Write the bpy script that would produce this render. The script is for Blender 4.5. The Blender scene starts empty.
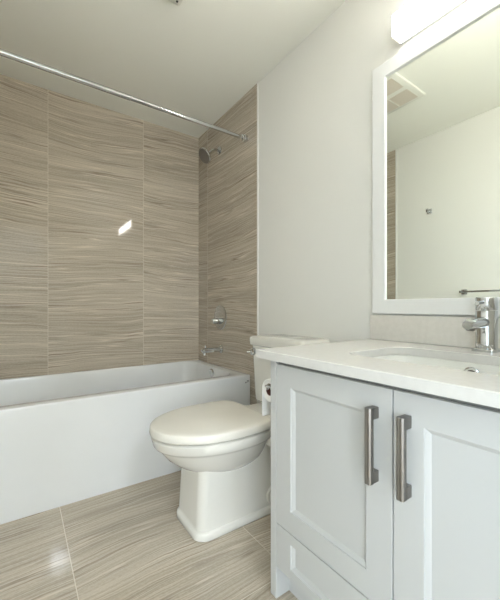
import bpy, bmesh, math, random
from mathutils import Vector, Matrix
R = math.radians
C = bpy.context.scene.collection
scn = bpy.context.scene

# ------------------------------------------------------------------ camera
cam_d = bpy.data.cameras.new('camera')
cam = bpy.data.objects.new('camera', cam_d); C.objects.link(cam)
cam.location = (0, 0, 0.957)
cam.rotation_euler = (R(90), 0, R(-34.94))
cam_d.sensor_fit = 'HORIZONTAL'; cam_d.sensor_width = 36
cam_d.lens = 36 * 330.3 / 500
cam_d.shift_y = 7.27 / 500
cam_d.clip_start = 0.02
scn.camera = cam

# ------------------------------------------------------------------ world, exposure, light levels
scn.view_settings.view_transform = 'Standard'
scn.view_settings.look = 'None'
scn.view_settings.gamma = 1
scn.view_settings.use_curve_mapping = False
scn.cycles.blur_glossy = 0.1
scn.view_settings.exposure = 1.56
w = bpy.data.worlds.new('world'); scn.world = w; w.use_nodes = True
w.node_tree.nodes['Background'].inputs[0].default_value = (0.75, 0.85, 1.0, 1)
w.node_tree.nodes['Background'].inputs[1].default_value = 0.3
VANITY_LAMP = 19.0         # emission of the vanity light's diffuser
LAMP_EDGE = 2.6            # its top and bottom edges glow less
FILL_WINDOW = 2.6         # emission of an added, unseen window that sends cool fill through the doorway
FILL_GLAZING = 3.0         # emission of added, unseen glazed doors giving paler fill from the hall's far side
HALL_LAMP = 150.0           # small flush lamp on the hall ceiling

# room dimensions (metres)
XR, XL = 1.28, -0.348      # right and left wall
YB, YF = 2.605, -0.05      # back (tiled) and front (doorway) wall
ZC = 2.424                 # ceiling
YT = 1.746                 # where the alcove tile ends


# ------------------------------------------------------------------ materials
def principled(name, col, rough=0.5, metal=0.0, coat=0.0, spec=0.5):
    m = bpy.data.materials.new(name); m.use_nodes = True
    b = m.node_tree.nodes['Principled BSDF']
    b.inputs['Base Color'].default_value = (*col, 1)
    b.inputs['Roughness'].default_value = rough
    b.inputs['Metallic'].default_value = metal
    b.inputs['Coat Weight'].default_value = coat
    b.inputs['Coat Roughness'].default_value = 0.05
    b.inputs['Specular IOR Level'].default_value = spec
    return m


def N(nt, t, **kw):
    n = nt.nodes.new(t)
    for k, v in kw.items(): setattr(n, k, v)
    return n


def mth(nt, op, a, b=None, c=None):
    n = N(nt, 'ShaderNodeMath', operation=op)
    for i, v in enumerate((a, b, c)):
        if v is None: continue
        if isinstance(v, (int, float)): n.inputs[i].default_value = v
        else: nt.links.new(v, n.inputs[i])
    return n.outputs[0]


def add_bump(m, scale, strength, dist=0.001, detail=3):
    nt = m.node_tree
    g = N(nt, 'ShaderNodeNewGeometry')
    n = N(nt, 'ShaderNodeTexNoise'); n.inputs['Scale'].default_value = scale; n.inputs['Detail'].default_value = detail
    nt.links.new(g.outputs['Position'], n.inputs['Vector'])
    b = N(nt, 'ShaderNodeBump'); b.inputs['Strength'].default_value = strength; b.inputs['Distance'].default_value = dist
    nt.links.new(n.outputs['Fac'], b.inputs['Height'])
    nt.links.new(b.outputs['Normal'], nt.nodes['Principled BSDF'].inputs['Normal'])


def mottle(m, c1, c2, scale, lo=0.4, hi=0.6):
    """small procedural colour variation"""
    nt = m.node_tree
    g = N(nt, 'ShaderNodeNewGeometry')
    n = N(nt, 'ShaderNodeTexNoise'); n.inputs['Scale'].default_value = scale; n.inputs['Detail'].default_value = 4
    nt.links.new(g.outputs['Position'], n.inputs['Vector'])
    r = N(nt, 'ShaderNodeValToRGB')
    r.color_ramp.elements[0].position = lo; r.color_ramp.elements[0].color = (*c1, 1)
    r.color_ramp.elements[1].position = hi; r.color_ramp.elements[1].color = (*c2, 1)
    nt.links.new(n.outputs['Fac'], r.inputs['Fac'])
    nt.links.new(r.outputs['Color'], nt.nodes['Principled BSDF'].inputs['Base Color'])


def tile_material(name, ua, va, u0, v0=None, vper=1.28, rough=0.12, seed=0.0, gain=1.0, uper=0.64, spec=0.3):
    """veined porcelain: veins run along axis ua, joints every 0.64 along ua (and vper along va when v0 is given)"""
    m = principled(name, (0.4, 0.35, 0.28), rough, spec=spec)
    nt = m.node_tree; L = nt.links.new
    bs = nt.nodes['Principled BSDF']
    g = N(nt, 'ShaderNodeNewGeometry'); sp = N(nt, 'ShaderNodeSeparateXYZ'); L(g.outputs['Position'], sp.inputs[0])
    U = sp.outputs['XYZ'.index(ua)]; V = sp.outputs['XYZ'.index(va)]
    ut = mth(nt, 'DIVIDE', mth(nt, 'SUBTRACT', U, u0), uper)
    idu = mth(nt, 'FLOOR', ut)
    fu = mth(nt, 'MULTIPLY', mth(nt, 'ABSOLUTE', mth(nt, 'SUBTRACT', ut, mth(nt, 'ROUND', ut))), uper)
    ident = mth(nt, 'MULTIPLY', idu, 7.31)
    dist = fu
    if v0 is not None:
        vt = mth(nt, 'DIVIDE', mth(nt, 'SUBTRACT', V, v0), vper)
        fv = mth(nt, 'MULTIPLY', mth(nt, 'ABSOLUTE', mth(nt, 'SUBTRACT', vt, mth(nt, 'ROUND', vt))), vper)
        ident = mth(nt, 'ADD', ident, mth(nt, 'MULTIPLY', mth(nt, 'FLOOR', vt), 3.77))
        dist = mth(nt, 'MINIMUM', fu, fv)
    ident = mth(nt, 'ADD', ident, seed)

    def noise(us, vs, vv, detail, off, scale=1.0, rough_=0.5):
        c = N(nt, 'ShaderNodeCombineXYZ')
        L(mth(nt, 'MULTIPLY', U, us), c.inputs[0]); L(mth(nt, 'MULTIPLY', vv, vs), c.inputs[1])
        L(mth(nt, 'ADD', ident, off), c.inputs[2])
        n = N(nt, 'ShaderNodeTexNoise'); n.inputs['Scale'].default_value = scale
        n.inputs['Detail'].default_value = detail; n.inputs['Roughness'].default_value = rough_
        L(c.outputs[0], n.inputs['Vector']); return n.outputs['Fac']
    w1 = mth(nt, 'MULTIPLY', mth(nt, 'SUBTRACT', noise(0.9, 1.3, V, 1, 0.0), 0.5), 0.20)
    w2 = mth(nt, 'MULTIPLY', mth(nt, 'SUBTRACT', noise(9, 14, V, 2, 5.0), 0.5), 0.014)
    W_ = mth(nt, 'ADD', V, mth(nt, 'ADD', w1, w2))
    band = noise(0.5, 12, W_, 2, 1.0)             # broad tonal bands
    grain = noise(1.3, 120, W_, 3, 2.0, rough_=0.6)   # fine streaks
    vein = noise(0.7, 36, W_, 1.5, 3.0)           # thin contour lines
    vein2 = noise(0.9, 62, W_, 1.5, 11.0)
    speck = noise(90, 260, W_, 2, 4.0)
    # tone 0..1
    tone = mth(nt, 'ADD', mth(nt, 'MULTIPLY', band, 0.45), mth(nt, 'MULTIPLY', grain, 0.7))
    tone = mth(nt, 'ADD', tone, mth(nt, 'MULTIPLY', speck, 0.35))
    tone = mth(nt, 'SUBTRACT', tone, 0.25)
    ramp = N(nt, 'ShaderNodeValToRGB'); cr = ramp.color_ramp
    cr.elements[0].position = 0.25; cr.elements[0].color = (0.25 * gain, 0.215 * gain, 0.168 * gain, 1)
    cr.elements[1].position = 0.78; cr.elements[1].color = (0.47 * gain, 0.42 * gain, 0.345 * gain, 1)
    e = cr.elements.new(0.5); e.color = (0.355 * gain, 0.31 * gain, 0.248 * gain, 1)
    L(tone, ramp.inputs['Fac'])
    # dark hairline where the vein noise crosses 0.5, pale line just beside it
    def line(level, width, src=None):
        d = mth(nt, 'ABSOLUTE', mth(nt, 'SUBTRACT', src or vein, level))
        s = N(nt, 'ShaderNodeMapRange'); s.inputs['From Min'].default_value = 0.0; s.inputs['From Max'].default_value = width
        s.inputs['To Min'].default_value = 1.0; s.inputs['To Max'].default_value = 0.0
        L(d, s.inputs['Value']); return s.outputs['Result']
    fade = noise(3.0, 10, W_, 1, 8.0)
    fr = N(nt, 'ShaderNodeMapRange'); fr.inputs['From Min'].default_value = 0.4; fr.inputs['From Max'].default_value = 0.62
    L(fade, fr.inputs['Value'])
    dk = mth(nt, 'MULTIPLY', line(0.5, 0.022), mth(nt, 'MULTIPLY', fr.outputs['Result'], 0.72))
    dk = mth(nt, 'MAXIMUM', dk, mth(nt, 'MULTIPLY', line(0.5, 0.03, vein2), 0.36))
    lt = mth(nt, 'MULTIPLY', line(0.545, 0.028), mth(nt, 'MULTIPLY', fr.outputs['Result'], 0.5))
    lt2 = mth(nt, 'MULTIPLY', line(0.42, 0.022), 0.42)
    mx = N(nt, 'ShaderNodeMix', data_type='RGBA'); L(dk, mx.inputs['Factor']); L(ramp.outputs['Color'], mx.inputs['A'])
    mx.inputs['B'].default_value = (0.15 * gain, 0.115 * gain, 0.085 * gain, 1)
    mx2 = N(nt, 'ShaderNodeMix', data_type='RGBA'); L(mth(nt, 'MAXIMUM', lt, lt2), mx2.inputs['Factor']); L(mx.outputs['Result'], mx2.inputs['A'])
    mx2.inputs['B'].default_value = (0.62 * gain, 0.55 * gain, 0.46 * gain, 1)
    jt = mth(nt, 'LESS_THAN', dist, 0.0013)
    mx3 = N(nt, 'ShaderNodeMix', data_type='RGBA'); L(jt, mx3.inputs['Factor']); L(mx2.outputs['Result'], mx3.inputs['A'])
    mx3.inputs['B'].default_value = (0.47 * gain, 0.43 * gain, 0.36 * gain, 1)
    L(mx3.outputs['Result'], bs.inputs['Base Color'])
    rr = mth(nt, 'ADD', mth(nt, 'MULTIPLY', jt, 0.5), rough); L(rr, bs.inputs['Roughness'])
    bp = N(nt, 'ShaderNodeBump'); bp.inputs['Strength'].default_value = 0.25; bp.inputs['Distance'].default_value = 0.001
    L(mth(nt, 'MULTIPLY', jt, -1.0), bp.inputs['Height']); L(bp.outputs['Normal'], bs.inputs['Normal'])
    return m


def emitter(name, col, strength):
    m = bpy.data.materials.new(name); m.use_nodes = True
    nt = m.node_tree; nt.nodes.clear()
    e = N(nt, 'ShaderNodeEmission'); e.inputs[0].default_value = (*col, 1); e.inputs[1].default_value = strength
    o = N(nt, 'ShaderNodeOutputMaterial'); nt.links.new(e.outputs[0], o.inputs[0])
    return m


M = {}
M['paint'] = principled('wall paint', (0.81, 0.80, 0.75), 0.55, spec=0.3); add_bump(M['paint'], 260, 0.05)
M['ceil'] = principled('ceiling paint', (0.90, 0.895, 0.82), 0.8, spec=0.2); add_bump(M['ceil'], 320, 0.08)
M['tile_back'] = tile_material('veined tile back', 'X', 'Z', 0.159, rough=0.05, gain=1.47)
M['tile_side'] = tile_material('veined tile side', 'Y', 'Z', 2.439, rough=0.07, seed=40.0, gain=1.36, uper=0.75)
M['tile_floor'] = tile_material('veined tile floor', 'X', 'Y', 0.159, v0=0.902, rough=0.085, seed=90.0, spec=0.5, gain=1.42)
M['trim'] = principled('white trim', (0.82, 0.81, 0.77), 0.35)
M['cab'] = principled('cabinet lacquer', (0.56, 0.57, 0.565), 0.32, spec=0.5); add_bump(M['cab'], 500, 0.02)
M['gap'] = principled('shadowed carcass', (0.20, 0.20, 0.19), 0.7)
M['quartz'] = principled('white quartz', (0.67, 0.66, 0.635), 0.18); mottle(M['quartz'], (0.66, 0.65, 0.625), (0.68, 0.67, 0.645), 60)
M['splash'] = principled('cream quartz', (0.74, 0.71, 0.65), 0.22); mottle(M['splash'], (0.73, 0.70, 0.64), (0.76, 0.73, 0.67), 60)
M['ceramic'] = principled('white ceramic', (0.77, 0.755, 0.70), 0.08, coat=0.4); mottle(M['ceramic'], (0.76, 0.745, 0.69), (0.78, 0.765, 0.71), 4)
M['seatp'] = principled('toilet seat plastic', (0.78, 0.755, 0.69), 0.22); mottle(M['seatp'], (0.77, 0.745, 0.68), (0.79, 0.765, 0.70), 5)
M['basin'] = principled('sink ceramic', (0.78, 0.78, 0.74), 0.1, coat=0.3); mottle(M['basin'], (0.77, 0.77, 0.73), (0.79, 0.79, 0.75), 5)
M['acrylic'] = principled('tub acrylic', (0.80, 0.81, 0.81), 0.12, coat=0.3); mottle(M['acrylic'], (0.79, 0.80, 0.80), (0.81, 0.82, 0.82), 3)
M['chrome'] = principled('chrome', (0.60, 0.615, 0.625), 0.06, metal=1); add_bump(M['chrome'], 30, 0.02)
M['nickel'] = principled('brushed nickel', (0.27, 0.255, 0.24), 0.34, metal=1); add_bump(M['nickel'], 700, 0.05)
M['mirror'] = principled('mirror glass', (0.93, 0.965, 0.915), 0.0, metal=1)
M['frame'] = principled('mirror frame lacquer', (0.84, 0.84, 0.82), 0.35); add_bump(M['frame'], 400, 0.02)
M['paper'] = principled('tissue paper', (0.86, 0.85, 0.82), 0.9, spec=0.1); add_bump(M['paper'], 300, 0.3)
M['card'] = principled('brown cardboard', (0.10, 0.03, 0.025), 0.8); mottle(M['card'], (0.09, 0.025, 0.02), (0.13, 0.04, 0.03), 90)
M['dark'] = principled('dark hole', (0.03, 0.03, 0.03), 0.6)
M['ink'] = principled('grey ink', (0.06, 0.06, 0.06), 0.5)
M['grille'] = principled('vent mesh', (0.68, 0.62, 0.53), 0.6); mottle(M['grille'], (0.66, 0.60, 0.51), (0.70, 0.64, 0.55), 400)
M['ventp'] = principled('vent plastic', (0.78, 0.77, 0.70), 0.4); add_bump(M['ventp'], 300, 0.03)
M['lamp'] = emitter('lit acrylic diffuser', (1.0, 0.965, 0.90), VANITY_LAMP)
M['lampside'] = emitter('dimmer edge of the diffuser', (1.0, 0.965, 0.90), LAMP_EDGE)
M['fill_window'] = emitter('added cool fill', (0.66, 0.83, 1.0), FILL_WINDOW)  # added fill light from the hall's left
M['fill_glazing'] = emitter('added pale fill', (0.84, 0.925, 1.0), FILL_GLAZING)  # added fill light from the hall's far side
M['halllamp'] = emitter('lit flush lamp', (0.80, 0.90, 1.0), HALL_LAMP)
M['hallfloor'] = principled('hall floor', (0.45, 0.38, 0.30), 0.4); mottle(M['hallfloor'], (0.42, 0.35, 0.27), (0.48, 0.41, 0.33), 12)


# ------------------------------------------------------------------ mesh helpers
def merge(bm, t):
    me = bpy.data.meshes.new('tmp'); t.to_mesh(me); t.free(); bm.from_mesh(me); bpy.data.meshes.remove(me)


def box(bm, x0, x1, y0, y1, z0, z1, bev=0.0, seg=2):
    t = bmesh.new()
    bmesh.ops.create_cube(t, size=1)
    for v in t.verts:
        v.co = ((x0 + x1) / 2 + v.co.x * (x1 - x0), (y0 + y1) / 2 + v.co.y * (y1 - y0), (z0 + z1) / 2 + v.co.z * (z1 - z0))
    if bev: bmesh.ops.bevel(t, geom=t.edges[:], offset=bev, segments=seg, affect='EDGES', profile=0.5)
    merge(bm, t)


def loft(bm, loops, cap0=True, cap1=True):
    rings = [[bm.verts.new(p) for p in lp] for lp in loops]
    n = len(rings[0])
    for a, b in zip(rings, rings[1:]):
        for i in range(n):
            j = (i + 1) % n
            bm.faces.new((a[i], a[j], b[j], b[i]))
    if cap0: bm.faces.new(rings[0][::-1])
    if cap1: bm.faces.new(rings[-1])


def rrect(cx, cy, hx, hy, r, n=8):
    """rounded rectangle outline, 4*(n+1) points, counter-clockwise"""
    out = []
    for k, (sx, sy) in enumerate(((1, 1), (-1, 1), (-1, -1), (1, -1))):
        for i in range(n + 1):
            a = R(90) * (k + i / n)
            out.append((cx + sx * (hx - r) + r * math.cos(a), cy + sy * (hy - r) + r * math.sin(a)))
    return out


def ring(pts, z): return [(x, y, z) for x, y in pts]


def basis(d):
    d = Vector(d).normalized()
    u = d.cross(Vector((0, 0, 1)))
    if u.length < 1e-4: u = d.cross(Vector((1, 0, 0)))
    u.normalize(); v = d.cross(u); return d, u, v


def lathe(bm, o, axis, prof, n=32, cap0=True, cap1=True):
    """profile of (distance along axis, radius)"""
    d, u, v = basis(axis); o = Vector(o)
    loops = []
    for h, r in prof:
        loops.append([o + d * h + (u * math.cos(2 * math.pi * i / n) + v * math.sin(2 * math.pi * i / n)) * r for i in range(n)])
    loft(bm, loops, cap0, cap1)


def tube(bm, pts, r, n=16):
    pts = [Vector(p) for p in pts]
    loops = []
    u0 = None
    for i, p in enumerate(pts):
        t = (pts[min(i + 1, len(pts) - 1)] - pts[max(i - 1, 0)]).normalized()
        if u0 is None: _, u0, _ = basis(t)
        u0 = (u0 - t * u0.dot(t)).normalized(); v = t.cross(u0)
        rr = r[i] if isinstance(r, (list, tuple)) else r
        loops.append([p + (u0 * math.cos(2 * math.pi * k / n) + v * math.sin(2 * math.pi * k / n)) * rr for k in range(n)])
    loft(bm, loops)


def arc(c, a, b, n=8):
    """quadratic curve through control c from a to b"""
    a, b, c = Vector(a), Vector(b), Vector(c)
    return [a * (1 - t) ** 2 + c * 2 * t * (1 - t) + b * t * t for t in [i / n for i in range(n + 1)]]


def obj(name, bm, m, parent=None, sharp=35):
    bmesh.ops.remove_doubles(bm, verts=bm.verts[:], dist=1e-6)
    bmesh.ops.recalc_face_normals(bm, faces=bm.faces[:])
    for f in bm.faces: f.smooth = True
    for e in bm.edges:
        if len(e.link_faces) == 2 and e.calc_face_angle(0) > R(sharp): e.smooth = False
    me = bpy.data.meshes.new(name); bm.to_mesh(me); bm.free()
    me.materials.append(m)
    o = bpy.data.objects.new(name, me); C.objects.link(o)
    if parent is not None:
        o.parent = parent
        o.matrix_parent_inverse = Matrix.Translation(parent.location).inverted()
    return o


def thing(name, label, cat, loc=(0, 0, 0), group=None):
    o = bpy.data.objects.new(name, None); C.objects.link(o)
    o.empty_display_size = 0.05
    o.location = loc
    o['label'] = label; o['category'] = cat
    if group: o['group'] = group
    return o


def tag(o, label, cat, group=None):
    o['label'] = label; o['category'] = cat
    if group: o['group'] = group
    return o


def struct(name, bm, m, label=None, cat=None, parent=None):
    o = obj(name, bm, m, parent)
    if parent is None:
        o['kind'] = 'structure'
        if label: o['label'] = label; o['category'] = cat
    return o


def bx(*a, **k):
    bm = bmesh.new(); box(bm, *a, **k); return bm


# ------------------------------------------------------------------ room shell
T = 0.12
struct('floor', bx(XL - T, XR + T, YF - T, YB + T, -0.1, 0), M['tile_floor'], 'beige veined porcelain tile floor with pale grout lines', 'floor')
struct('ceiling', bx(XL - T, XR + T, YF - T, YB + T, ZC, ZC + 0.1), M['ceil'], 'plain off-white painted ceiling', 'ceiling')
struct('wall_right', bx(XR, XR + T, YF - T, YB + T, 0, ZC), M['paint'], 'off-white painted wall behind the toilet and vanity mirror', 'wall')
struct('wall_left', bx(XL - T, XL, YF - T, YB + T, 0, ZC), M['paint'], 'off-white painted wall seen in the mirror', 'wall')
struct('wall_back', bx(XL, XR, YB, YB + T, 0, ZC), M['tile_back'], 'tall veined beige tile wall behind the bathtub', 'wall')
DX0, DX1, DH = -0.26, 0.54, 2.05
bm = bmesh.new()
box(bm, XL, DX0, YF - T, YF, 0, ZC); box(bm, DX1, XR, YF - T, YF, 0, ZC); box(bm, DX0, DX1, YF - T, YF, DH, ZC)
struct('wall_front', bm, M['paint'], 'off-white painted wall with the doorway', 'wall')
TT = 0.004
struct('wall_alcove_right', bx(XR - TT, XR, YT, YB, 0, ZC), M['tile_side'], 'veined beige tile wall carrying the shower fittings', 'wall')
struct('wall_alcove_left', bx(XL, XL + TT, YT, YB, 0, ZC), M['tile_side'], 'veined beige tile wall at the left end of the bathtub, seen in the mirror', 'wall')
struct('trim_1', bx(XR - TT - 0.002, XR, YT - 0.014, YT, 0, ZC, bev=0.002), M['trim'], 'thin white edge strip beside the shower tile', 'trim')
struct('trim_2', bx(XL, XL + TT + 0.002, YT - 0.014, YT, 0, ZC, bev=0.002), M['trim'], 'thin white tile edge strip seen in the mirror', 'trim')
struct('baseboard_right', bx(XR - 0.014, XR, 0.862, YT - 0.014, 0, 0.1, bev=0.003), M['trim'], 'white baseboard behind the toilet', 'baseboard')
struct('baseboard_left', bx(XL, XL + 0.014, YF, YT - 0.014, 0, 0.1, bev=0.003), M['trim'], 'white baseboard along the plain wall opposite the vanity', 'baseboard')
# hall beyond the doorway: holds the added daylight panels and the cool lamp
HX0, HX1, HY0, HY1 = -1.75, 1.5, -1.9, YF - T
struct('floor_hall', bx(HX0 - T, HX1 + T, HY0 - T, HY1, -0.1, 0), M['hallfloor'])
struct('ceiling_hall', bx(HX0 - T, HX1 + T, HY0 - T, HY1, ZC, ZC + 0.1), M['ceil'])
bm = bmesh.new()
box(bm, HX0 - T, HX0, HY0, HY1, 0, ZC); box(bm, HX1, HX1 + T, HY0, HY1, 0, ZC); box(bm, HX0 - T, HX1 + T, HY0 - T, HY0, 0, ZC)
box(bm, HX0 - T, XL - T, HY1, HY1 + T, 0, ZC)
struct('wall_hall', bm, M['paint'])
bm = bmesh.new()
box(bm, HX0, HX0 + 0.03, -1.75, -1.69, 0.5, 2.2); box(bm, HX0, HX0 + 0.03, -0.41, -0.35, 0.5, 2.2)
box(bm, HX0, HX0 + 0.03, -1.69, -0.41, 0.5, 0.56); box(bm, HX0, HX0 + 0.03, -1.69, -0.41, 2.14, 2.2)
fill_frame = struct('fill_window_1', bm, M['trim'])  # unseen window, added to throw cool fill onto the vanity front
obj('fill_pane', bx(HX0 + 0.002, HX0 + 0.012, -1.69, -0.41, 0.56, 2.14), M['fill_window'], fill_frame)
bm = bmesh.new()
for xx in (-1.46, -0.90, -0.34): box(bm, xx - 0.03, xx + 0.03, HY0, HY0 + 0.03, 0, 2.3)
for za, zb in ((0, 0.06), (2.24, 2.3)): box(bm, -1.43, -0.37, HY0, HY0 + 0.03, za, zb)
gd = struct('fill_door_1', bm, M['trim'])  # unseen glazed door, added as fill for tub, floor and back wall
for xx in (-1.43, -0.87): obj('fill_pane', bx(xx, xx + 0.50, HY0 + 0.002, HY0 + 0.012, 0.06, 2.24), M['fill_glazing'], gd)
bm = bmesh.new()
for xx in (0.84, 1.42): box(bm, xx - 0.03, xx + 0.03, HY0, HY0 + 0.03, 0, 2.3)
for za, zb in ((0, 0.06), (2.24, 2.3)): box(bm, 0.87, 1.39, HY0, HY0 + 0.03, za, zb)
gd = struct('fill_door_2', bm, M['trim'])  # second added fill door, kept aside so the back tile doesn't mirror it
obj('fill_pane', bx(0.87, 1.39, HY0 + 0.002, HY0 + 0.012, 0.06, 2.24), M['fill_glazing'], gd)
hl = thing('ceiling_lamp', 'small round cool white lamp on the hall ceiling', 'lamp', (0.306, -1.39, ZC))
bm = bmesh.new(); lathe(bm, (0.306, -1.39, ZC), (0, 0, -1), [(0, 0.10), (0.02, 0.10), (0.022, 0.09)]); obj('lamp_ring', bm, M['trim'], hl)
bm = bmesh.new(); lathe(bm, (0.306, -1.39, ZC - 0.021), (0, 0, -1), [(0, 0.088), (0.008, 0.086), (0.012, 0.07)]); obj('diffuser', bm, M['halllamp'], hl)

# ------------------------------------------------------------------ bathtub
X0, X1, Y0, Y1, ZT = XL + TT + 0.002, XR - TT - 0.002, 1.82, YB - 0.002, 0.505
tub = thing('bathtub', 'white alcove bathtub with a plain flat apron', 'bathtub', ((X0 + X1) / 2, (Y0 + Y1) / 2, 0))
cx, cy, hx, hy = (X0 + X1) / 2, (Y0 + Y1) / 2, (X1 - X0) / 2, (Y1 - Y0) / 2
ix0, ix1, iy0, iy1 = X0 + 0.09, X1 - 0.075, Y0 + 0.078, Y1 - 0.03     # basin opening
icx, icy, ihx, ihy = (ix0 + ix1) / 2, (iy0 + iy1) / 2, (ix1 - ix0) / 2, (iy1 - iy0) / 2
bm = bmesh.new()
lo = [ring(rrect(cx, cy, hx, hy, 0.004), 0.001), ring(rrect(cx, cy, hx, hy, 0.004), 0.004), ring(rrect(cx, cy, hx, hy, 0.004), ZT - 0.014), ring(rrect(cx, cy, hx, hy, 0.004), ZT - 0.010), ring(rrect(cx, cy, hx, hy, 0.004), ZT - 0.008), ring(rrect(cx, cy, hx - 0.002, hy - 0.002, 0.004), ZT - 0.002),
      ring(rrect(cx, cy, hx - 0.008, hy - 0.008, 0.004), ZT),
      ring(rrect(icx, icy, ihx + 0.012, ihy + 0.012, 0.10), ZT), ring(rrect(icx, icy, ihx + 0.004, ihy + 0.004, 0.10), ZT - 0.003),
      ring(rrect(icx, icy, ihx, ihy, 0.10), ZT - 0.012), ring(rrect(icx, icy, ihx - 0.03, ihy - 0.025, 0.11), 0.28),
      ring(rrect(icx, icy, ihx - 0.06, ihy - 0.05, 0.13), 0.16), ring(rrect(icx, icy, ihx - 0.09, ihy - 0.08, 0.13), 0.125), ring(rrect(icx, icy, ihx - 0.15, ihy - 0.14, 0.12), 0.115)]
loft(bm, lo)
obj('tub_shell', bm, M['acrylic'], tub)
yc = 2.21
bm = bmesh.new(); lathe(bm, (ix1 - 0.004, yc, 0.460), (-1, 0, -0.1), [(0, 0.033), (0.006, 0.033), (0.010, 0.028), (0.011, 0.008), (0.009, 0.001)]); obj('overflow_plate', bm, M['chrome'], tub)
bm = bmesh.new(); lathe(bm, (ix1 - 0.30, yc, 0.1155), (0, 0, 1), [(0, 0.035), (0.004, 0.034), (0.006, 0.02), (0.006, 0.001)]); obj('drain', bm, M['chrome'], tub)
bm = bmesh.new()   # small maker's mark at the apron's top corner: a wedge and two short lines
mx0 = 1.232
def quad(bm, pts, y, dy=-0.0006):
    loft(bm, [[(x, y, z) for x, z in pts], [(x, y + dy, z) for x, z in pts]])
quad(bm, [(mx0, 0.452), (mx0 + 0.011, 0.452), (mx0 + 0.007, 0.463)], Y0)
quad(bm, [(mx0 + 0.014, 0.4645), (mx0 + 0.032, 0.4645), (mx0 + 0.032, 0.468), (mx0 + 0.014, 0.468)], Y0)
quad(bm, [(mx0 + 0.014, 0.457), (mx0 + 0.030, 0.457), (mx0 + 0.030, 0.460), (mx0 + 0.014, 0.460)], Y0)
obj('maker_mark', bm, M['ink'], tub)

# ------------------------------------------------------------------ shower fittings
XW = XR - TT
rod = thing('shower_rod', 'straight chrome curtain rod across the top of the tub alcove', 'shower rod', (XW, 1.872, 2.112))
bm = bmesh.new(); tube(bm, [(XL + TT, 1.872, 2.112), (0.5, 1.872, 2.112)], 0.0145, 20); tube(bm, [(0.5, 1.872, 2.112), (XW, 1.872, 2.112)], 0.0125, 20); obj('rod', bm, M['chrome'], rod)
for xx, s in ((XW, -1), (XL + TT, 1)):
    bm = bmesh.new(); lathe(bm, (xx, 1.872, 2.112), (s, 0, 0), [(0, 0.024), (0.020, 0.024), (0.0205, 0.0195), (0.034, 0.0195), (0.036, 0.017), (0.037, 0.012)]); obj('flange', bm, M['chrome'], rod)

sh = thing('shower_fixture', 'round chrome shower head on a short wall arm', 'shower head', (XW, 2.2415, 2.175))
bm = bmesh.new(); lathe(bm, (XW, 2.2415, 2.175), (-1, 0, 0), [(0, 0.032), (0.005, 0.031), (0.012, 0.022), (0.016, 0.012)]); obj('flange', bm, M['chrome'], sh)
nd = Vector((-0.80, -0.05, -0.60)).normalized()
hc = Vector((1.172, 2.2415, 2.118))
bm = bmesh.new(); tube(bm, [(XW, 2.2415, 2.175), (1.25, 2.2415, 2.173)] + arc((1.21, 2.2415, 2.165), (1.25, 2.2415, 2.173), hc - nd * 0.012, 8)[1:], 0.0105); obj('shower_arm', bm, M['chrome'], sh)
bm = bmesh.new(); lathe(bm, hc - nd * 0.02, nd, [(0, 0.010), (0.004, 0.016), (0.016, 0.017), (0.022, 0.024), (0.036, 0.050), (0.046, 0.060), (0.054, 0.061), (0.057, 0.057)]); hd = obj('spray_head', bm, M['chrome'], sh)
bm = bmesh.new(); lathe(bm, hc + nd * 0.0365, nd, [(0, 0.054), (0.002, 0.053)])
for k in range(18):
    a = k * 2.399963; rr = 0.011 * math.sqrt(k + 0.5)
    d_, u_, v_ = basis(nd); lathe(bm, hc + nd * 0.0385 + u_ * rr * math.cos(a) + v_ * rr * math.sin(a), nd, [(0, 0.0025), (0.002, 0.002)], 8)
obj('nozzle_face', bm, M['nickel'], hd)

va = thing('shower_valve', 'round chrome shower valve plate with a cylindrical handle', 'valve', (XW, 2.226, 0.878))
bm = bmesh.new(); lathe(bm, (XW, 2.226, 0.878), (-1, 0, 0), [(0, 0.096), (0.003, 0.096), (0.006, 0.092), (0.009, 0.05)], 48); obj('valve_plate', bm, M['chrome'], va)
bm = bmesh.new(); lathe(bm, (XW - 0.006, 2.226, 0.851), (-1, 0, 0), [(0, 0.024), (0.03, 0.023), (0.034, 0.021), (0.064, 0.020), (0.067, 0.018)], 32)
obj('handle', bm, M['chrome'], va)

sp = thing('tub_spout', 'chrome tub spout with a diverter knob above the bathtub', 'spout', (XW, 2.214, 0.635))
bm = bmesh.new(); lathe(bm, (XW, 2.214, 0.635), (-1, 0, 0), [(0, 0.032), (0.006, 0.031), (0.012, 0.024), (0.014, 0.02)]); obj('flange', bm, M['chrome'], sp)
bm = bmesh.new(); tube(bm, [(XW, 2.214, 0.634), (1.18, 2.214, 0.634), (1.13, 2.214, 0.633), (1.115, 2.214, 0.631), (1.110, 2.214, 0.629)], [0.0185, 0.019, 0.019, 0.017, 0.010], 20)
tube(bm, [(1.135, 2.214, 0.63), (1.135, 2.214, 0.600)], 0.014); obj('spout_tube', bm, M['chrome'], sp)
bm = bmesh.new(); lathe(bm, (1.14, 2.214, 0.650), (0, 0, 1), [(0, 0.004), (0.012, 0.004), (0.013, 0.007), (0.02, 0.007), (0.022, 0.005)], 16); obj('diverter_knob', bm, M['chrome'], sp)

# ------------------------------------------------------------------ toilet
TY = 1.33
toi = thing('toilet', 'white two-piece toilet with closed lid beside the vanity', 'toilet', (0.9, TY, 0))


def egg(tip, back, xm, hw, nf=2.0, nb=3.2, n=28):
    """bowl outline: elliptic nose towards -x, squarer towards +x; xm is where it is widest"""
    out = []
    for i in range(2 * n):
        a = math.pi * 2 * i / (2 * n)
        c, s = math.cos(a), math.sin(a)
        e = nb if c > 0 else nf
        ax = (back - xm) if c > 0 else (xm - tip)
        out.append((xm + ax * math.copysign(abs(c) ** (2 / e), c), TY + hw * math.copysign(abs(s) ** (2 / e), s)))
    return out


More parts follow.
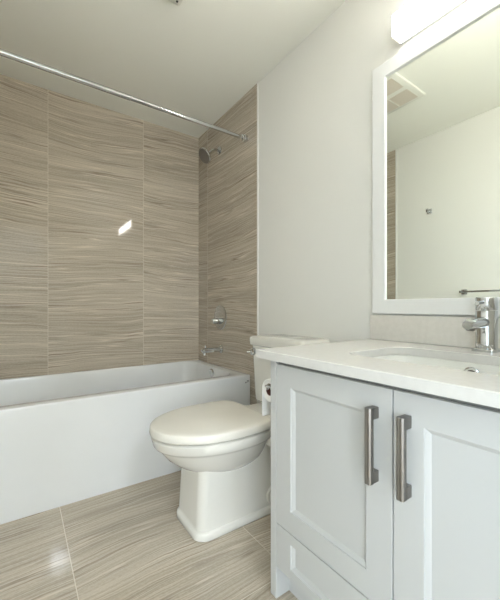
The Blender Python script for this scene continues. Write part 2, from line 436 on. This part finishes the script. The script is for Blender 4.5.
LZ = 0.425   # underside of the lid
bm = bmesh.new()   # pedestal and bowl in one skin
def ped(x0, hw, r, z, x1=1.262):
    return ring(rrect((x0 + x1) / 2, TY, (x1 - x0) / 2, hw, r, 13), z)
loft(bm, [ped(0.588, 0.130, 0.06, 0.001), ped(0.584, 0.134, 0.06, 0.005), ped(0.584, 0.134, 0.06, 0.026), ped(0.587, 0.131, 0.057, 0.033), ped(0.594, 0.124, 0.05, 0.037),
          ped(0.597, 0.122, 0.04, 0.05), ped(0.603, 0.119, 0.04, 0.16), ped(0.609, 0.117, 0.04, 0.25), ped(0.611, 0.116, 0.04, 0.35)])
loft(bm, [ring(egg(0.655, 0.92, 0.79, 0.095, nb=2.2), 0.238), ring(egg(0.610, 0.95, 0.78, 0.118, nb=2.2), 0.252), ring(egg(0.560, 0.97, 0.77, 0.146, nb=2.2), 0.278),
          ring(egg(0.510, 0.98, 0.755, 0.173, nb=2.3), 0.318), ring(egg(0.477, 0.99, 0.75, 0.191, nb=2.4), 0.360),
          ring(egg(0.471, 0.99, 0.75, 0.195, nb=2.5), 0.369), ring(egg(0.459, 1.0, 0.74, 0.204, nb=2.6), 0.374), ring(egg(0.453, 1.0, 0.735, 0.209, nb=2.8), 0.382),
          ring(egg(0.446, 1.01, 0.735, 0.213, nb=2.8), 0.412), ring(egg(0.454, 1.0, 0.735, 0.206, nb=2.8), 0.420)])
box(bm, 0.93, 1.262, TY - 0.165, TY + 0.165, 0.31, 0.428, 0.03, 4)
bowl = obj('bowl', bm, M['ceramic'], toi, sharp=50)
bm = bmesh.new()
loft(bm, [ring(egg(0.462, 0.92, 0.73, 0.198, nb=5), 0.4205), ring(egg(0.458, 0.925, 0.73, 0.202, nb=5), 0.4225), ring(egg(0.462, 0.92, 0.73, 0.198, nb=5), LZ)])
obj('seat', bm, M['seatp'], toi)
bm = bmesh.new()
lid = lambda d, z: ring(egg(0.440 + d, 0.941 - d, 0.72, 0.216 - d, nb=5.5), z)
loft(bm, [lid(0.006, LZ), lid(0.001, LZ + 0.004), lid(0, LZ + 0.008), lid(0.002, LZ + 0.030), lid(0.005, LZ + 0.034), lid(0.010, LZ + 0.0365), lid(0.03, LZ + 0.039), lid(0.08, LZ + 0.042), lid(0.14, LZ + 0.044), lid(0.185, LZ + 0.0445)])
obj('lid', bm, M['seatp'], toi, sharp=60)
for s in (-1, 1):
    bm = bmesh.new(); tube(bm, [(0.955, TY + s * 0.075 - 0.022, 0.436), (0.955, TY + s * 0.075 + 0.022, 0.436)], 0.012); obj('hinge', bm, M['seatp'], toi)
bm = bmesh.new()   # tank tapers towards its foot
tk = lambda x0, hw, z, r=0.022: ring(rrect((x0 + 1.272) / 2, TY, (1.272 - x0) / 2, hw, r), z)
loft(bm, [tk(1.108, 0.192, 0.4285), tk(1.100, 0.200, 0.436), tk(1.097, 0.203, 0.48), tk(1.086, 0.212, 0.742)])
tank = obj('tank', bm, M['ceramic'], toi)
bm = bmesh.new()
loft(bm, [tk(1.082, 0.211, 0.7425), tk(1.073, 0.220, 0.748), tk(1.071, 0.222, 0.778), tk(1.074, 0.219, 0.789), tk(1.084, 0.209, 0.796), tk(1.12, 0.173, 0.799)])
obj('tank_lid', bm, M['ceramic'], toi, sharp=50)
ly = TY + 0.187
bm = bmesh.new(); lathe(bm, (1.089, ly, 0.708), (-1, 0, 0), [(0, 0.021), (0.010, 0.022), (0.018, 0.019), (0.022, 0.009), (0.028, 0.007)], 24)
tube(bm, [(1.070, ly, 0.708), (1.060, ly + 0.003, 0.708), (1.052, ly + 0.006, 0.707), (1.044, ly + 0.010, 0.706)], [0.006, 0.006, 0.006, 0.007], 12); obj('flush_lever', bm, M['chrome'], toi)
bm = bmesh.new(); lathe(bm, (0.975, TY - 0.1215, 0.080), (0, -1, 0), [(0, 0.042), (0.007, 0.042), (0.010, 0.038), (0.0105, 0.02)], 36); obj('side_cap', bm, M['ceramic'], toi)

# ------------------------------------------------------------------ vanity cabinet
FX, VY0, VY1, VZ = 0.69, -0.016, 0.868, 0.786       # front plane, ends, carcass top
van = thing('vanity_cabinet', 'pale painted vanity cabinet with two panelled doors and a low drawer', 'cabinet', ((FX + XR) / 2, 0.426, 0))
P = 0.030
bm = bmesh.new()
box(bm, FX, XR - 0.002, VY1 - P, VY1, 0.001, VZ, 0.0015, 1); box(bm, FX, XR - 0.002, VY0, VY0 + P, 0.001, VZ, 0.0015, 1)
for y0, y1 in ((VY0 + P, VY1 - P),):
    box(bm, FX + 0.022, XR - 0.002, y0, y1, 0.112, 0.13)       # bottom board
    box(bm, XR - 0.014, XR - 0.002, y0, y1, 0.13, VZ)          # back
obj('carcass', bm, M['cab'], van)
obj('toe_kick', bx(FX + 0.058, FX + 0.074, VY0 + P, VY1 - P, 0.001, 0.112), M['cab'], van)
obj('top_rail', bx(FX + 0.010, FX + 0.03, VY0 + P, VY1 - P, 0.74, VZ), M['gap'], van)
SP = 0.426


def panel_front(y0, y1, z0, z1, st, rl, mould=0.011):
    """framed front: flat stiles and rails, stepped moulding, sunk panel; y0 < y1, front plane faces -x"""
    def rc(d1, d2, x): return [(x, y0 + d1, z0 + d2), (x, y1 - d1, z0 + d2), (x, y1 - d1, z1 - d2), (x, y0 + d1, z1 - d2)]
    bm = bmesh.new()
    loft(bm, [rc(0, 0, FX + 0.019), rc(0, 0, FX + 0.001), rc(0.001, 0.001, FX), rc(st, rl, FX), rc(st + 0.001, rl + 0.001, FX + 0.004),
              rc(st + mould - 0.002, rl + mould - 0.002, FX + 0.0085), rc(st + mould, rl + mould, FX + 0.011)])
    return bm


def pull(y, z0, z1):
    bm = bmesh.new(); h = 0.0085
    pts = [(-0.034, -h + 0.003), (-0.031, -h), (-0.020, -h), (-0.020, h), (-0.031, h), (-0.034, h - 0.003), (-0.0345, 0.002), (-0.0335, 0.0), (-0.0345, -0.002)]
    loft(bm, [[(FX + a, y + b, z0) for a, b in pts], [(FX + a, y + b, z1) for a, b in pts]])
    for za, zb in ((z0, z0 + 0.027), (z1 - 0.027, z1)):
        box(bm, FX - 0.024, FX + 0.0005, y - h, y + h, za, zb, 0.001, 1)
    return bm


dz0, dz1 = 0.254, 0.7715
d1 = obj('door', panel_front(SP + 0.0015, VY1 - P - 0.0015, dz0, dz1, 0.068, 0.066), M['cab'], van)
d2 = obj('door', panel_front(VY0 + P + 0.0015, SP - 0.0015, dz0, dz1, 0.068, 0.066), M['cab'], van)
dr = obj('drawer', panel_front(VY0 + P + 0.0015, VY1 - P - 0.0015, 0.109, 0.2505, 0.068, 0.032), M['cab'], van)
for d, y in ((d1, 0.4695), (d2, 0.3905)):
    h = obj('handle', pull(y, 0.549, 0.724), M['nickel'], d); h['label'] = 'brushed nickel bar handle'

# countertop with a rounded cut-out, backsplash
CZ0, CZ1 = 0.792, 0.818
CX0, CY0, CY1 = 0.641, -0.035, 0.886
bcx, bcy, bhx, bhy = 0.955, 0.425, 0.152, 0.235
bm = bmesh.new()
ccx, ccy, chx, chy = (CX0 + XR - 0.001) / 2, (CY0 + CY1) / 2, (XR - 0.001 - CX0) / 2, (CY1 - CY0) / 2
cut = lambda d, z: ring(rrect(bcx, bcy, bhx + d, bhy + d, 0.055), z)
loft(bm, [cut(0, CZ0), cut(0, CZ1 - 0.002), cut(0.0015, CZ1), ring(rrect(ccx, ccy, chx - 0.002, chy - 0.002, 0.004), CZ1), ring(rrect(ccx, ccy, chx, chy, 0.004), CZ1 - 0.002),
          ring(rrect(ccx, ccy, chx, chy, 0.004), CZ0), cut(0, CZ0)], False, False)
top = obj('countertop', bm, M['quartz']); tag(top, 'white quartz vanity countertop with a rectangular sink cut-out', 'countertop')
obj_bs = obj('backsplash', bx(XR - 0.019, XR - 0.001, CY0, CY1, CZ1 + 0.0005, 0.924, bev=0.0015), M['splash']); tag(obj_bs, 'low cream quartz backsplash between countertop and mirror', 'backsplash')
# sink
snk = thing('sink', 'white undermount rectangular sink set below the countertop', 'sink', (bcx, bcy, CZ0))
bm = bmesh.new()
so = lambda d, z, r=0.055: ring(rrect(bcx, bcy, bhx + d, bhy + d, r), z)
loft(bm, [so(0.02, CZ0 - 0.0005), so(0.002, CZ0 - 0.0005), so(-0.002, CZ0 - 0.004), so(-0.012, CZ0 - 0.05), so(-0.025, CZ0 - 0.11), so(-0.045, CZ0 - 0.13), so(-0.09, CZ0 - 0.138, 0.045),
          so(-0.09, CZ0 - 0.146, 0.045), so(-0.04, CZ0 - 0.14), so(-0.015, CZ0 - 0.115), so(0.004, CZ0 - 0.02), so(0.02, CZ0 - 0.012), so(0.02, CZ0 - 0.0005)], False, False)
t_ = ring(rrect(bcx, bcy, bhx - 0.09, bhy - 0.09, 0.045), CZ0 - 0.138); bm.faces.new([bm.verts.new(p) for p in t_])
obj('basin', bm, M['basin'], snk)
bm = bmesh.new(); ox = bcx + bhx - 0.009
lathe(bm, (ox, 0.425, CZ0 - 0.034), (-1, 0, -0.2), [(0, 0.023), (0.003, 0.023), (0.005, 0.020), (0.003, 0.015), (0.001, 0.015)], 28); ovf = obj('overflow_ring', bm, M['chrome'], snk)
bm = bmesh.new(); lathe(bm, (ox, 0.425, CZ0 - 0.034), (-1, 0, -0.2), [(0, 0.015), (0.0015, 0.015)], 24); obj('overflow_hole', bm, M['dark'], ovf)
bm = bmesh.new(); lathe(bm, (bcx + 0.02, 0.43, CZ0 - 0.1385), (0, 0, 1), [(0, 0.03), (0.003, 0.029), (0.006, 0.018), (0.006, 0.001)], 28); obj('drain', bm, M['chrome'], snk)

# faucet
FXX, FY = 1.208, 0.427
fa = thing('faucet', 'single-lever chrome faucet behind the sink', 'faucet', (FXX, FY, CZ1))
z0 = CZ1 + 0.0005
bm = bmesh.new(); loft(bm, [ring(rrect(FXX, FY, 0.033, 0.033, 0.012), z0), ring(rrect(FXX, FY, 0.033, 0.033, 0.012), z0 + 0.008), ring(rrect(FXX, FY, 0.031, 0.031, 0.012), z0 + 0.010)]); obj('base_plate', bm, M['chrome'], fa)
bm = bmesh.new(); lathe(bm, (FXX, FY, z0 + 0.009), (0, 0, 1), [(0, 0.0295), (0.117, 0.0295), (0.119, 0.0285)], 40); obj('body', bm, M['chrome'], fa)
bm = bmesh.new(); lathe(bm, (FXX, FY, z0 + 0.129), (0, 0, 1), [(0, 0.0285), (0.002, 0.0295), (0.038, 0.0295), (0.041, 0.027)], 40); cap = obj('handle', bm, M['chrome'], fa)
bm = bmesh.new(); tube(bm, [(FXX - 0.02, FY, z0 + 0.155), (FXX - 0.055, FY + 0.002, z0 + 0.152), (FXX - 0.066, FY + 0.002, z0 + 0.151)], [0.0055, 0.0055, 0.0065], 14); obj('lever', bm, M['chrome'], cap)
bm = bmesh.new()
tube(bm, [(FXX - 0.005, FY, z0 + 0.092), (FXX - 0.10, FY, z0 + 0.089), (FXX - 0.128, FY, z0 + 0.0875), (FXX - 0.138, FY, z0 + 0.086)], [0.017, 0.0165, 0.0165, 0.013], 24); spt = obj('spout', bm, M['chrome'], fa)
bm = bmesh.new(); lathe(bm, (FXX - 0.114, FY, z0 + 0.078), (-0.12, 0, -1), [(0, 0.013), (0.006, 0.013), (0.009, 0.011), (0.007, 0.008)], 24); obj('aerator', bm, M['nickel'], spt)

# ------------------------------------------------------------------ mirror and lamp
mir = thing('mirror', 'white framed wall mirror above the vanity', 'mirror', (XR, 0.41, 0.928))
MY0, MY1, MZ0, MZ1 = -0.05, 0.871, 0.930, 1.984
def rc(d, x): return [(x, MY0 + d, MZ0 + d), (x, MY1 - d, MZ0 + d), (x, MY1 - d, MZ1 - d), (x, MY0 + d, MZ1 - d)]
bm = bmesh.new(); loft(bm, [rc(0, XR - 0.001), rc(0, XR - 0.023), rc(0.002, XR - 0.025), rc(0.058, XR - 0.025), rc(0.060, XR - 0.023), rc(0.060, XR - 0.009)], False, False)
obj('frame', bm, M['frame'], mir)
obj('mirror_glass', bx(XR - 0.016, XR - 0.004, MY0 + 0.055, MY1 - 0.055, MZ0 + 0.055, MZ1 - 0.055), M['mirror'], mir)

vl = thing('vanity_light', 'lit white bar lamp above the mirror', 'lamp', (XR, 0.41, 2.07))
LY0, LY1, LZ0, LZ1 = 0.07, 0.751, 2.026, 2.112
obj('back_plate', bx(XR - 0.014, XR - 0.001, LY0, LY1, LZ0 - 0.001, LZ1 + 0.001, bev=0.001), M['chrome'], vl)
obj('diffuser', bx(XR - 0.070, XR - 0.067, LY0 + 0.003, LY1 - 0.003, LZ0, LZ1, bev=0.001), M['lamp'], vl)
obj('diffuser_edge', bx(XR - 0.067, XR - 0.0142, LY0 + 0.003, LY1 - 0.003, LZ0, LZ1), M['lampside'], vl)
for y0, y1 in ((LY0, LY0 + 0.003), (LY1 - 0.003, LY1)):
    obj('end_cap', bx(XR - 0.071, XR - 0.014, y0, y1, LZ0 - 0.001, LZ1 + 0.001), M['ventp'], vl)

# ------------------------------------------------------------------ toilet paper on the vanity side
HYc, HZc = 0.910, 0.6655
hol = thing('toilet_paper_holder', 'chrome toilet paper holder on the side of the vanity', 'holder', (0.72, VY1, HZc + 0.02))
bm = bmesh.new(); lathe(bm, (0.705, VY1, HZc + 0.022), (0, 1, 0), [(0, 0.014), (0.004, 0.014), (0.005, 0.007), (0.03, 0.007)], 20)
obj('wall_post', bm, M['chrome'], hol)
bm = bmesh.new(); tube(bm, [(0.705, VY1 + 0.028, HZc + 0.022), (0.705, HYc, HZc + 0.016), (0.709, HYc, HZc + 0.0085), (0.82, HYc, HZc + 0.0085)], 0.0055); obj('roll_arm', bm, M['chrome'], hol)
rol = thing('toilet_paper_roll', 'white toilet paper roll with a dark core hanging beside the vanity', 'toilet paper', (0.755, HYc, HZc))
RX0, RX1, RO, RI = 0.717, 0.82, 0.0395, 0.018
bm = bmesh.new(); lathe(bm, (RX0, HYc, HZc), (1, 0, 0), [(0, RI), (0, RO - 0.002), (0.002, RO), (RX1 - RX0 - 0.002, RO), (RX1 - RX0, RO - 0.002), (RX1 - RX0, RI), (0, RI)], 40, False, False)
ro = obj('paper', bm, M['paper'], rol)
bm = bmesh.new(); lathe(bm, (RX0 + 0.001, HYc, HZc), (1, 0, 0), [(0, RI), (0, RI - 0.0015), (RX1 - RX0 - 0.002, RI - 0.0015), (RX1 - RX0 - 0.002, RI)], 32, False, False); obj('core', bm, M['card'], rol)
bm = bmesh.new()
pr = [(HYc + RO * math.sin(a), HZc + RO * math.cos(a)) for a in [R(20 + 10 * i) for i in range(8)]] + [(HYc + RO + 0.0005, HZc - 0.05), (HYc + RO - 0.001, HZc - 0.100)]
vs = [[bm.verts.new((x, y, z)) for y, z in pr] for x in (RX0, RX1)]
for i in range(len(pr) - 1): bm.faces.new((vs[0][i], vs[0][i + 1], vs[1][i + 1], vs[1][i]))
bmesh.ops.solidify(bm, geom=bm.faces[:], thickness=-0.0008)
obj('hanging_sheet', bm, M['paper'], rol)

# ------------------------------------------------------------------ ceiling vent, robe hook, towel bar
VX0, VX1, VYa, VYb = 0.245, 0.635, 1.165, 1.505
ven = thing('exhaust_vent', 'square white exhaust vent cover with beige grilles on the ceiling', 'vent', (0.45, 1.335, ZC))
bm = bmesh.new(); vx, vy, vh, vk = (VX0 + VX1) / 2, (VYa + VYb) / 2, (VX1 - VX0) / 2, (VYb - VYa) / 2
loft(bm, [ring(rrect(vx, vy, vh, vk, 0.008), ZC - 0.0005), ring(rrect(vx, vy, vh, vk, 0.008), ZC - 0.012), ring(rrect(vx, vy, vh - 0.012, vk - 0.012, 0.008), ZC - 0.018)]); obj('cover', bm, M['ventp'], ven)
for xa in (VX0 + 0.035, vx + 0.02):
    xb = xa + vh - 0.055
    bm = bmesh.new(); box(bm, xa, xb, VYa + 0.035, VYb - 0.035, ZC - 0.0195, ZC - 0.017)
    g = obj('grille', bm, M['grille'], ven)
    bm = bmesh.new()
    for k in (1,):
        yy = VYa + 0.035 + (VYb - VYa - 0.07) * 0.5
        box(bm, xa, xb, yy - 0.003, yy + 0.003, ZC - 0.021, ZC - 0.0195)
    obj('cross_bar', bm, M['ventp'], g)
bm = bmesh.new(); lathe(bm, (VX1 - 0.022, VYb - 0.024, ZC - 0.0175), (0, 0, -1), [(0, 0.006), (0.002, 0.005)], 16); obj('screw', bm, M['dark'], ven)

hk = thing('robe_hook', 'small square chrome robe hook on the plain wall seen in the mirror', 'hook', (XL, 1.436, 1.776))
obj('wall_plate', bx(XL + 0.0005, XL + 0.008, 1.416, 1.456, 1.756, 1.796, bev=0.002), M['chrome'], hk)
bm = bmesh.new(); box(bm, XL + 0.008, XL + 0.04, 1.429, 1.443, 1.764, 1.778, 0.002); box(bm, XL + 0.036, XL + 0.046, 1.427, 1.445, 1.764, 1.792, 0.002); obj('peg', bm, M['chrome'], hk)

tb = thing('towel_bar', 'chrome towel bar on the plain wall seen in the mirror', 'towel bar', (XL, 0.9, 1.077))
for yy in (1.165, 0.60):
    obj('wall_plate', bx(XL + 0.0005, XL + 0.010, yy - 0.02, yy + 0.02, 1.057, 1.097, bev=0.002), M['chrome'], tb)
    obj('post', bx(XL + 0.010, XL + 0.075, yy - 0.009, yy + 0.009, 1.068, 1.086, bev=0.002), M['chrome'], tb)
obj('bar', bx(XL + 0.055, XL + 0.069, 0.60, 1.165, 1.070, 1.084, bev=0.002), M['chrome'], tb)
